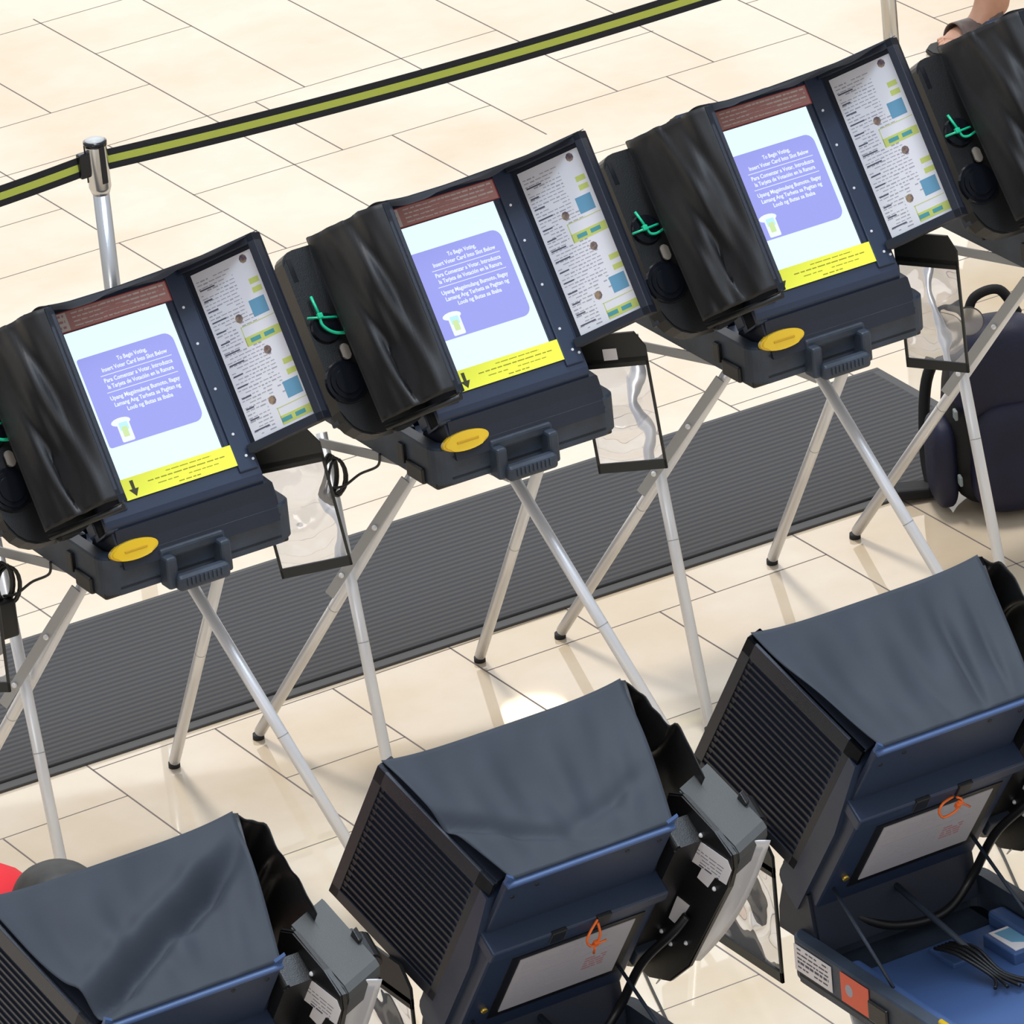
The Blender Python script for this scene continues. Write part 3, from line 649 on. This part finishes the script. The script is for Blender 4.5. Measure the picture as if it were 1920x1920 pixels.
    bar((-.257, .42, .835 + dz), (-.165, .02 + .14, .842 + dz)); bar((-.200, .16, .82 + dz), (-.31, .35, .52 + dz)); bar((-.06, .39, .80 + dz), (.10, .25, .70 + dz)); bar((-.18, .44, .84 + dz), (.18, .44, .84 + dz)); bar((-.17, .17, .843 + dz), (.17, .17, .843 + dz))
    bm = B()
    for p_ in ((-.245, .235, .700 + dz), (-.292, .318, .575 + dz)): bmesh.ops.create_uvsphere(bm, u_segments=10, v_segments=6, radius=.006, matrix=Matrix.Translation(V(p_) + V((-.004, -.006, 0))))
    link('brace_bolt', bm, M['alu'], root)
    # hinge block and lugs carrying the wings / printer from the base
    bm = B()
    box(bm, -W - .0, -W + .03, -.095, -.03, -.06, -.01, F, .004)
    box(bm, -.37, -W, -.02, .02, -.10, -.06, F, .003)
    link('hinge_block', bm, M['case'], root)
    return root

MG = 'portable touch screen voting machines'
back_pos = [(6.60 - 1.572, 11.94, 1, 0), (6.60 - .785, 11.94, 0, 0), (6.60, 11.945, 0, 0), (6.60 + .775, 11.935, 1, 0), (6.60 + 1.568, 11.93, 1, 0)]
labels_b = ['far row voting machine only showing a leg and lens at the left picture edge',
            'far row voting machine in front of the steel barrier post, leftmost lit screen',
            'middle lit voting machine of the far row, between two other lit screens',
            'far row voting machine beside the blue backpack, rightmost lit screen',
            'far row voting machine cut off by right edge, only its curtained printer showing']
protoA = make_machine(False, 0); protoB = make_machine(False, 1)
roots_b = []
used = {0: False, 1: False}
for i, (x, y, v, rz) in enumerate(back_pos):
    src = (protoA, protoB)[v]
    r = src if not used[v] else copy_tree(src)
    used[v] = True
    roots_b.append(r)
for r, (x, y, v, rz), lb in zip(roots_b, back_pos, labels_b):
    r.location = (x, y, 0); r.rotation_euler = (0, 0, rz); tag(r, lb, 'voting machine', MG)

front_pos = [(4.512, 9.83, 2), (5.280, 9.825, 0), (6.029, 9.825, 1), (6.78, 9.825, 1)]
labels_f = ['near row voting machine seen from behind, leftmost, creased hood by the person in red',
            'near row voting machine seen from behind, centre, round orange tie hanging down over its notice',
            'near row voting machine seen from behind with open blue tray and orange sticker',
            'near row voting machine mostly cut off by the right edge, its black side showing']
protos = {v: make_machine(True, v) for v in (2, 0, 1)}
usedf = set()
for (x, y, v), lb in zip(front_pos, labels_f):
    r = protos[v] if v not in usedf else copy_tree(protos[v]); usedf.add(v)
    r.location = (x, y, 0); r.rotation_euler = (0, 0, pi); tag(r, lb, 'voting machine', MG)

# ------------------------------------------------------------------ hanging page magnifiers
def magnifier(loc, rz, label, ht=.262, wd=.150, tilt=0., tag_=False, roll=0.):
    t = thing('page_magnifier', label, 'magnifier', loc, rz, 'page magnifiers hung from the wings')
    t.rotation_euler = (tilt, roll, rz)
    bm = B(); b_ = .006
    for a0, a1, c0, c1 in ((-wd / 2, wd / 2, -ht, -ht + .022), (-wd / 2, wd / 2, -.022, .0), (-wd / 2, -wd / 2 + b_, -ht, 0), (wd / 2 - b_, wd / 2, -ht, 0)): box(bm, a0, a1, -.003, .003, c0, c1, bev=.001)
    prism(bm, [(-wd / 2, -.012), (wd / 2, -.012), (wd / 2, .02), (wd / 2 - .02, .055), (-wd / 2 + .03, .055), (-wd / 2, .02)], -.003, .003, lambda a, b2, c: V((a, c, b2)))
    link('frame', bm, M['mag_frame'], t)
    bm = B(); nx, nz = 30, 44
    grid(bm, lambda u, v: V((-wd / 2 + b_ + (wd - 2 * b_) * u, 0, -ht + .022 + (ht - .044) * v)), nx, nz)
    link('lens', bm, M['lens'], t, smooth=False)
    if tag_:
        bm = B(); box(bm, -.018, .012, -.0045, -.003, -.004, .022, bev=.0004); link('white_tag', bm, M['white'], t, label='small white tag')
    return t
MZ = .975
for i, (r, lb) in enumerate(zip(roots_b[:4], ['page magnifier with clear lens just entering at the left picture edge',
        'hanging clear page magnifier below the leftmost lit machine\'s instruction wing',
        'hanging clear page magnifier with white tag below the middle lit machine\'s instruction wing',
        'hanging clear page magnifier in front of the blue backpack'])):
    x, y = r.location.x, r.location.y
    magnifier((x + (.296, .268, .272, .286)[i], y + .072, MZ + (0, .022, .010, .012)[i]), radians(-42) + (radians(10) if i == 1 else 0) + (radians(-18) if i == 3 else 0), lb, tag_=(i == 2), roll=radians((0, -8, -5, -2)[i]))
for (x, y, v), lb in zip(front_pos[1:3], ['tilted page magnifier peeking up at the bottom picture edge beside the near centre machine', 'tilted clear page magnifier hanging between near centre machine and open blue tray']):
    magnifier((x - .212, y + .05, 1.035), radians(90), lb, ht=.235, wd=.225, tilt=0)

# ------------------------------------------------------------------ power cords
def cord(name, label, pts, r=.0035, extra=None, cat='cord', group=None):
    bm = B(); tube(bm, spline(pts, 8), r, 7)
    if extra: extra(bm)
    return tag(link(name, bm, M['cable'], None, smooth=True), label, cat, group)
for i, lb in ((1, 'coiled black power cord on the leg of the leftmost lit machine'), (2, 'coiled black power cord on the leg of the middle lit machine')):
    x, y = roots_b[i].location.x, roots_b[i].location.y
    c0 = V((x - .272, y + .36, .80))
    def coil(bm, c0=c0, i=i):
        rr = random.Random(i)
        for q in range(5):
            a = rr.uniform(-.5, .5); pts = []
            for s_ in range(19):
                th = 2 * pi * s_ / 18; lx = .021 * cos(th) * (1 + .3 * q / 5); lz = .042 * sin(th)
                pts.append(c0 + V((lx * cos(a) + .004 * q, lx * sin(a), lz - .01 - .004 * q)))
            tube(bm, pts, .0032, 6, False)
        if i == 1: box(bm, c0.x - .032, c0.x + .018, c0.y - .02, c0.y + .02, c0.z - .135, c0.z - .05, bev=.006)
    cord('power_cord', lb, [c0 + V((.0, 0, -.045)), c0 + V((.02, -.02, -.04)), c0 + V((.045, -.05, -.01)), c0 + V((.062, -.10, .02)), c0 + V((.06, -.12, .055))], .003, coil, group='coiled power cords')
cord('power_cord', 'thin dark cord lying on the pale floor below the near centre machine', [(6.50, 11.55, .004), (6.395, 11.29, .004), (6.324, 11.097, .004), (6.25, 10.88, .004), (6.19, 10.6, .004)], .0028, group='thin cords on the floor')
cord('power_cord', 'thin dark cord lying on the pale floor at the right edge', [(7.33, 11.45, .004), (7.241, 11.223, .004), (7.154, 11.016, .004), (7.08, 10.8, .004)], .0028, group='thin cords on the floor')

# ------------------------------------------------------------------ queue barrier
px, py = 6.632, 13.885
ps = thing('barrier_post', 'steel queue barrier post with black belt head, behind leftmost lit machine', 'barrier post', (px, py, 0))
bm = B(); lathe(bm, [(.115, 0), (.115, .01), (.10, .022), (.03, .034)], 36); link('base', bm, M['chrome'], ps)
bm = B(); tube(bm, [(0, 0, .03), (0, 0, .90)], .0195, 24); link('pole', bm, M['chrome'], ps)
bm = B(); lathe(bm, [(.020, .868), (.0262, .885), (.0262, .985), (.0262, .992)], 28)
hd_ = link('belt_head', bm, M['chrome'], ps)
bm = B(); lathe(bm, [(.0275, .988), (.0275, .998), (.022, 1.0)], 28)
for an in (25, 155, 275): box(bm, .0245, .0275, -.007, .007, .90, .99, lambda a, b_, c: V((a * cos(radians(an)) - b_ * sin(radians(an)), a * sin(radians(an)) + b_ * cos(radians(an)), c)))
link('head_trim', bm, M['gloss'], hd_)
bm = B(); lathe(bm, [(.0225, .998), (.0225, 1.0015), (.001, 1.002)], 28); link('head_cap', bm, mat('pale_grey_cap', (.5, .52, .52), .4), hd_)
bm = B(); box(bm, -.05, -.022, -.010, .010, .918, .978, lambda a, b_, c: V((a * cos(-.05), b_ + a * .05, c)), .004); link('belt_clip', bm, M['gloss'], hd_)
def belt(name, label, a, b_, sag):
    a = V(a); b_ = V(b_); t = thing(name, label, 'barrier belt', a)
    for nm, h0, h1, th, m_ in (('webbing', -.024, .024, .0016, M['tapeb']), ('yellow_stripe', -.0085, .0085, .0026, M['tapey'])):
        bm = B(); n_ = 26; pr_ = None
        for i in range(n_ + 1):
            u = i / n_; c0 = (b_ - a) * u; c0.z -= sag * 4 * u * (1 - u); tl = .15 * sin(u * 3)
            row = []
            for h in (h0, h1):
                for s_ in (-1, 1): row.append(bm.verts.new(c0 + V((0, s_ * th / 2 + h * .12, h))))
            if pr_:
                for q in ((0, 1), (1, 3), (3, 2), (2, 0)): bm.faces.new([pr_[q[0]], pr_[q[1]], row[q[1]], row[q[0]]])
            else: bm.faces.new([row[0], row[1], row[3], row[2]])
            pr_ = row
        bm.faces.new([pr_[0], pr_[2], pr_[3], pr_[1]])
        link(nm, bm, m_, t)
belt('barrier_belt', 'black barrier belt with yellow green stripe, long stretch right of post', (px + .026, py, .945), (9.0, 13.80, .975), .035)
belt('barrier_belt', 'black barrier belt with yellow green stripe, short stretch left of post', (px - .045, py, .945), (5.0, 13.98, .985), .05)
ps = thing('barrier_post', 'thin grey steel post standing behind the rightmost lit machine', 'barrier post', (9.395, 14.82, 0))
bm = B(); lathe(bm, [(.11, 0), (.11, .01), (.09, .02), (.02, .03)], 36); link('base', bm, M['chrome'], ps)
bm = B(); tube(bm, [(0, 0, .02), (0, 0, .96)], .0205, 20); link('pole', bm, M['chrome'], ps)
bm = B(); lathe(bm, [(.022, .93), (.026, .94), (.026, .99), (.02, 1.0)], 28); link('belt_head', bm, M['gloss'], ps)

# ------------------------------------------------------------------ backpack
bp_ = thing('backpack', 'navy blue and black backpack standing upright beside the mat at right edge', 'backpack', (8.275, 12.70, 0), radians(-20))
def blob(bm, c, sx_, sy_, sz_, pw=3.2, nu=28, nv=18, top=1., taper=0.):
    rows = []
    for j in range(nv + 1):
        ph_ = -pi / 2 + pi * j / nv; row = []
        for i in range(nu):
            th = 2 * pi * i / nu
            f = lambda x: math.copysign(abs(x) ** (2 / pw), x)
            z = f(sin(ph_)); rr_ = abs(cos(ph_)) ** (2 / pw); k_ = 1 - taper * (z + 1) / 2
            row.append(bm.verts.new((c[0] + sx_ * rr_ * f(cos(th)) * k_, c[1] + sy_ * rr_ * f(sin(th)) * k_, c[2] + sz_ * z)))
        rows.append(row)
    for j in range(nv):
        for i in range(nu):
            bm.faces.new([rows[j][i], rows[j][(i + 1) % nu], rows[j + 1][(i + 1) % nu], rows[j + 1][i]]).smooth = True
    bmesh.ops.remove_doubles(bm, verts=bm.verts, dist=1e-5)
    return bm
bm = B(); blob(bm, (0, 0, .225), .155, .115, .225, taper=.25); link('main_body', bm, M['blackcloth'], bp_, smooth=True)
bm = B(); blob(bm, (.0, -.09, .15), .11, .075, .14, taper=.2); link('front_pocket', bm, M['navycloth'], bp_, smooth=True)
bm = B(); blob(bm, (.0, -.03, .345), .14, .105, .115, taper=.3); link('top_flap', bm, M['navycloth'], bp_, smooth=True)
for s_ in (-1, 1):
    bm = B(); blob(bm, (s_ * .150, -.01, .12), .030, .075, .11); link('side_pocket', bm, M['navycloth'], bp_, smooth=True)
bm = B(); tube(bm, spline([(-.06, .02, .44), (-.04, .02, .495), (.02, .02, .505), (.06, .02, .44)], 8), .012, 8); link('carry_handle', bm, M['blackcloth'], bp_, smooth=True)
bm = B(); tube(bm, spline([(-.09, .10, .38), (-.14, .13, .26), (-.16, .11, .10), (-.16, .07, .02)], 8), .014, 8); link('shoulder_strap', bm, M['blackcloth'], bp_, smooth=True)
bm = B(); box(bm, -.25, -.14, -.03, .03, .004, .030, lambda a, b_, c: V((a, b_ + .06, c + max(0, (-a - .235)) * .5)), .006); link('strap_end', bm, M['blackcloth'], bp_)
pieces('logo_patch', M['logo'], bp_, [lambda bm, p_=p_: box(bm, p_[0] - .004, p_[0] + .004, p_[1] - .012, p_[1] + .012, p_[2] - .012, p_[2] + .012, bev=.003) for p_ in ((-.128, -.098, .10), (-.126, -.085, .26))])
# clear round lid hooked in the leg of the last machine
cl = thing('clear_round_lid', 'clear round plastic lid behind the rightmost magnifier', 'lid', (8.055, 12.47, .575), radians(-30))
bm = B(); tube(bm, [(0, -.002, 0), (0, .002, 0)], .034, 32); link('disc', bm, M['clear'], cl)
bm = B(); tube(bm, [V((.034 * cos(a * pi / 16), 0, .034 * sin(a * pi / 16))) for a in range(33)], .0016, 6, False); link('rim', bm, M['grey'], cl)

# ------------------------------------------------------------------ people
def skinned(name, verts, edges, radii, m_, parent, sub=2, root=0):
    me = bpy.data.meshes.new(name); me.from_pydata(verts, edges, []); o = bpy.data.objects.new(name, me); COL.objects.link(o)
    sk = o.modifiers.new('s', 'SKIN')
    for i, r in enumerate(radii):
        sv = me.skin_vertices[0].data[i]; sv.radius = (r, r) if not isinstance(r, tuple) else r; sv.use_root = (i == root)
    o.modifiers.new('u', 'SUBSURF').levels = sub; o.modifiers['u'].render_levels = sub
    me2 = bpy.data.meshes.new_from_object(o.evaluated_get(bpy.context.evaluated_depsgraph_get()))
    bpy.data.objects.remove(o); me2.name = name
    for p in me2.polygons: p.use_smooth = True
    me2.materials.clear(); me2.materials.append(m_)
    o = bpy.data.objects.new(name, me2); COL.objects.link(o); o.parent = parent
    return o
# standing person whose sandalled foot shows at top right (faces -x)
P1 = thing('person', 'person in grey brown sandals standing behind the far row, bare ankle showing at top right', 'person', (9.95, 15.17, 0), 0)
def foot_chain(yo, xo=0.):
    # heel at 0, toes towards -x
    return [V((xo + .0, yo, .075)), V((xo + .01, yo, .035)), V((xo - .07, yo + .004, .045)), V((xo - .13, yo + .008, .034))]
vts = [(0, -.02, .96), (0, -.02, 1.15), (0, -.02, 1.38), (0, -.02, 1.50), (-.01, -.02, 1.60), (-.01, -.02, 1.70)]
rad = [.13, .12, (.15, .11), .055, .085, .075]; ed = [(0, 1), (1, 2), (2, 3), (3, 4), (4, 5)]
def addv(p, r, frm): vts.append(tuple(p)); rad.append(r); ed.append((frm, len(vts) - 1)); return len(vts) - 1
for s_, yo in ((1, .0), (-1, -.24)):
    hip = addv((.0, -.02 + s_ * .09, .88), .085, 0); kn = addv((-.005, yo + (-.0), .48), .055, hip); cf = addv((.02, yo, .33), .05, kn); an = addv((.005, yo, .105), .036, cf)
    he = addv((.018, yo, .045), .030, an); md = addv((-.075, yo - .003, .042), (.034, .024), an); bl_ = addv((-.135, yo - .006, .030), (.040, .018), md)
    for q in range(5):
        tp = addv((-.175 + abs(q - (1 if s_ > 0 else 1)) * .007, yo - .036 + q * .0155, .024), .0075 + (.003 if q == 0 else 0), bl_); addv((-.205 + q * .009, yo - .040 + q * .0175, .020), .0072 + (.003 if q == 0 else 0), tp)
for s_ in (1, -1):
    sh_ = addv((0, -.02 + s_ * .17, 1.40), .055, 2); el = addv((.02, -.02 + s_ * .22, 1.12), .042, sh_); wr2 = addv((-.03, -.02 + s_ * .23, .88), .028, el)
    hn = addv((-.05, -.02 + s_ * .23, .82), (.036, .018), wr2)
    for q in range(4): a_ = addv((-.05 + (q - 1.5) * .018 - .01, -.02 + s_ * .232, .765), .009, hn); addv((-.06 + (q - 1.5) * .018, -.02 + s_ * .226, .735), .008, a_)
    addv((-.09, -.02 + s_ * .22, .79), .009, hn)
skinned('body', vts, ed, rad, M['skin'], P1)
bm = B(); blob(bm, (0, -.02, 1.66), .098, .085, .085, 2.2); link('hair', bm, M['hair'], P1, smooth=True)
bm = B()
for dx, dy, r_ in ((-.105, .02, .006), (-.105, -.055, .006)): bmesh.ops.create_uvsphere(bm, u_segments=8, v_segments=6, radius=r_, matrix=Matrix.Translation((dx + .008, dy, 1.625)))
link('eyes', bm, M['gloss'], P1)
bm = B(); blob(bm, (-.10, -.02, 1.60), .014, .010, .018, 2); link('nose', bm, M['skin'], P1, smooth=True)
bm = B(); blob(bm, (0, -.02, 1.22), .165, .215, .24, 2.6); link('shirt', bm, mat('olive_cotton_shirt', (.12, .13, .09), .8), P1, smooth=True)
for yo, s_ in ((.035, 1), (-.13, -1)):
    bm = B(); tube(bm, [(0, -.02 + s_ * .08, .98), (0, -.02 + s_ * .10, .75), (-.003, (.0 if s_ > 0 else -.24), .50)], [.115, .10, .085], 16); link('shorts_leg', bm, mat('khaki_cotton', (.28, .23, .15), .8) if 'khaki_cotton' not in bpy.data.materials else bpy.data.materials['khaki_cotton'], P1, smooth=True)
for yo in (0., -.24):
    sdl = bpy.data.objects.new('sandal', None); 
    out = [(.050, 0), (.045, .028), (.01, .038), (-.06, .034), (-.13, .046), (-.185, .045), (-.215, .018), (-.22, -.02), (-.205, -.046), (-.15, -.052), (-.07, -.040), (0, -.036), (.04, -.026)]
    bm = B(); prism(bm, [(a, yo + b_) for a, b_ in out], .0, .014, bev=.004); so = link('sandal', bm, M['sole'], P1)
    bm = B()
    for x0, x1, h in ((-.140, -.075, .060), (-.045, .0, .085)):
        def strap(u, v, x0=x0, x1=x1, h=h):
            an_ = pi * v; wd_ = .049 if x0 < -.1 else .040
            return V((x0 + (x1 - x0) * u + .012 * sin(an_), yo - .002 - wd_ * cos(an_) * 1.0, .010 + h * sin(an_) ** .75))
        grid(bm, strap, 6, 16, .003)
    link('sandal_strap', bm, M['sandal'], so, smooth=True)
    bpy.data.objects.remove(sdl)
# bending person in red with dark hair, mostly hidden by the near left hood
hc = V((4.697, 10.345, 1.095))
P2 = thing('person', 'person in a red top with dark hair bending down behind the near left hood', 'person', (4.50, 10.62, 0), 0)
O2 = V((4.50, 10.62, 0))
vts = []; rad = []; ed = []
def A(p, r, frm=None):
    vts.append(tuple(V(p) - O2)); rad.append(r)
    if frm is not None: ed.append((frm, len(vts) - 1))
    return len(vts) - 1
pel = A((4.57, 10.79, .80), .085); ch = A((4.60, 10.66, .92), .085, pel); up_ = A((4.64, 10.53, .98), .075, ch); nk = A((4.67, 10.42, 1.04), .05, up_); A(hc, .068, nk)
for s_ in (-1, 1):
    hp_ = A((4.56 + s_ * .09, 10.80, .76), .085, pel); kn = A((4.56 + s_ * .11, 10.74, .44), .058, hp_); an = A((4.56 + s_ * .11, 10.82, .10), .038, kn); A((4.56 + s_ * .11, 10.84, .05), .032, an); A((4.56 + s_ * .11, 10.72, .035), (.04, .028), an)
    sh_ = A((4.63 + s_ * .14, 10.47, .975), .045, up_); el = A((4.62 + s_ * .18, 10.36, .88), .04, sh_); wr2 = A((4.63 + s_ * .12, 10.16, .93), .027, el); hn = A((4.63 + s_ * .11, 10.10, .95), (.034, .018), wr2)
    for q in range(4): a_ = A((4.63 + s_ * .11 + (q - 1.5) * .017, 10.05, .955), .008, hn); A((4.63 + s_ * .11 + (q - 1.5) * .016, 10.02, .945), .0075, a_)
    A((4.63 + s_ * .075, 10.08, .945), .009, hn)
skinned('body', vts, ed, rad, M['skin'], P2)
bm = B(); blob(bm, tuple(hc - O2 + V((.0, .010, .012))), .082, .095, .080, 2.2); link('hair', bm, M['hair'], P2, smooth=True)
c0 = V((4.535, 10.50, 1.02)) - O2
bm = B(); tube(bm, [V(p) - O2 for p in ((4.58, 10.84, .76), (4.59, 10.74, .86), (4.61, 10.64, .94), (4.64, 10.53, .99), (4.67, 10.43, 1.03))], [.155, .16, .16, .14, .08], 22)
for s_ in (-1, 1): tube(bm, [V(p) - O2 for p in ((4.63 + s_ * .09, 10.50, 1.01), (4.63 + s_ * .15, 10.46, .98), (4.63 + s_ * .18, 10.36, .90))], [.085, .078, .060], 16)
link('red_top', bm, M['redshirt'], P2, smooth=True)
for s_ in (-1, 1):
    bm = B(); tube(bm, [V((4.56 + s_ * .07, 10.81, .86)) - O2, V((4.56 + s_ * .11, 10.74, .44)) - O2, V((4.56 + s_ * .11, 10.82, .08)) - O2], [.115, .078, .06], 16); link('trouser_leg', bm, M['jeans'], P2, smooth=True)
    bm = B(); blob(bm, (.06 + s_ * .11, .14, .035), .045, .125, .04, 3); link('shoe', bm, M['sole'], P2, smooth=True)
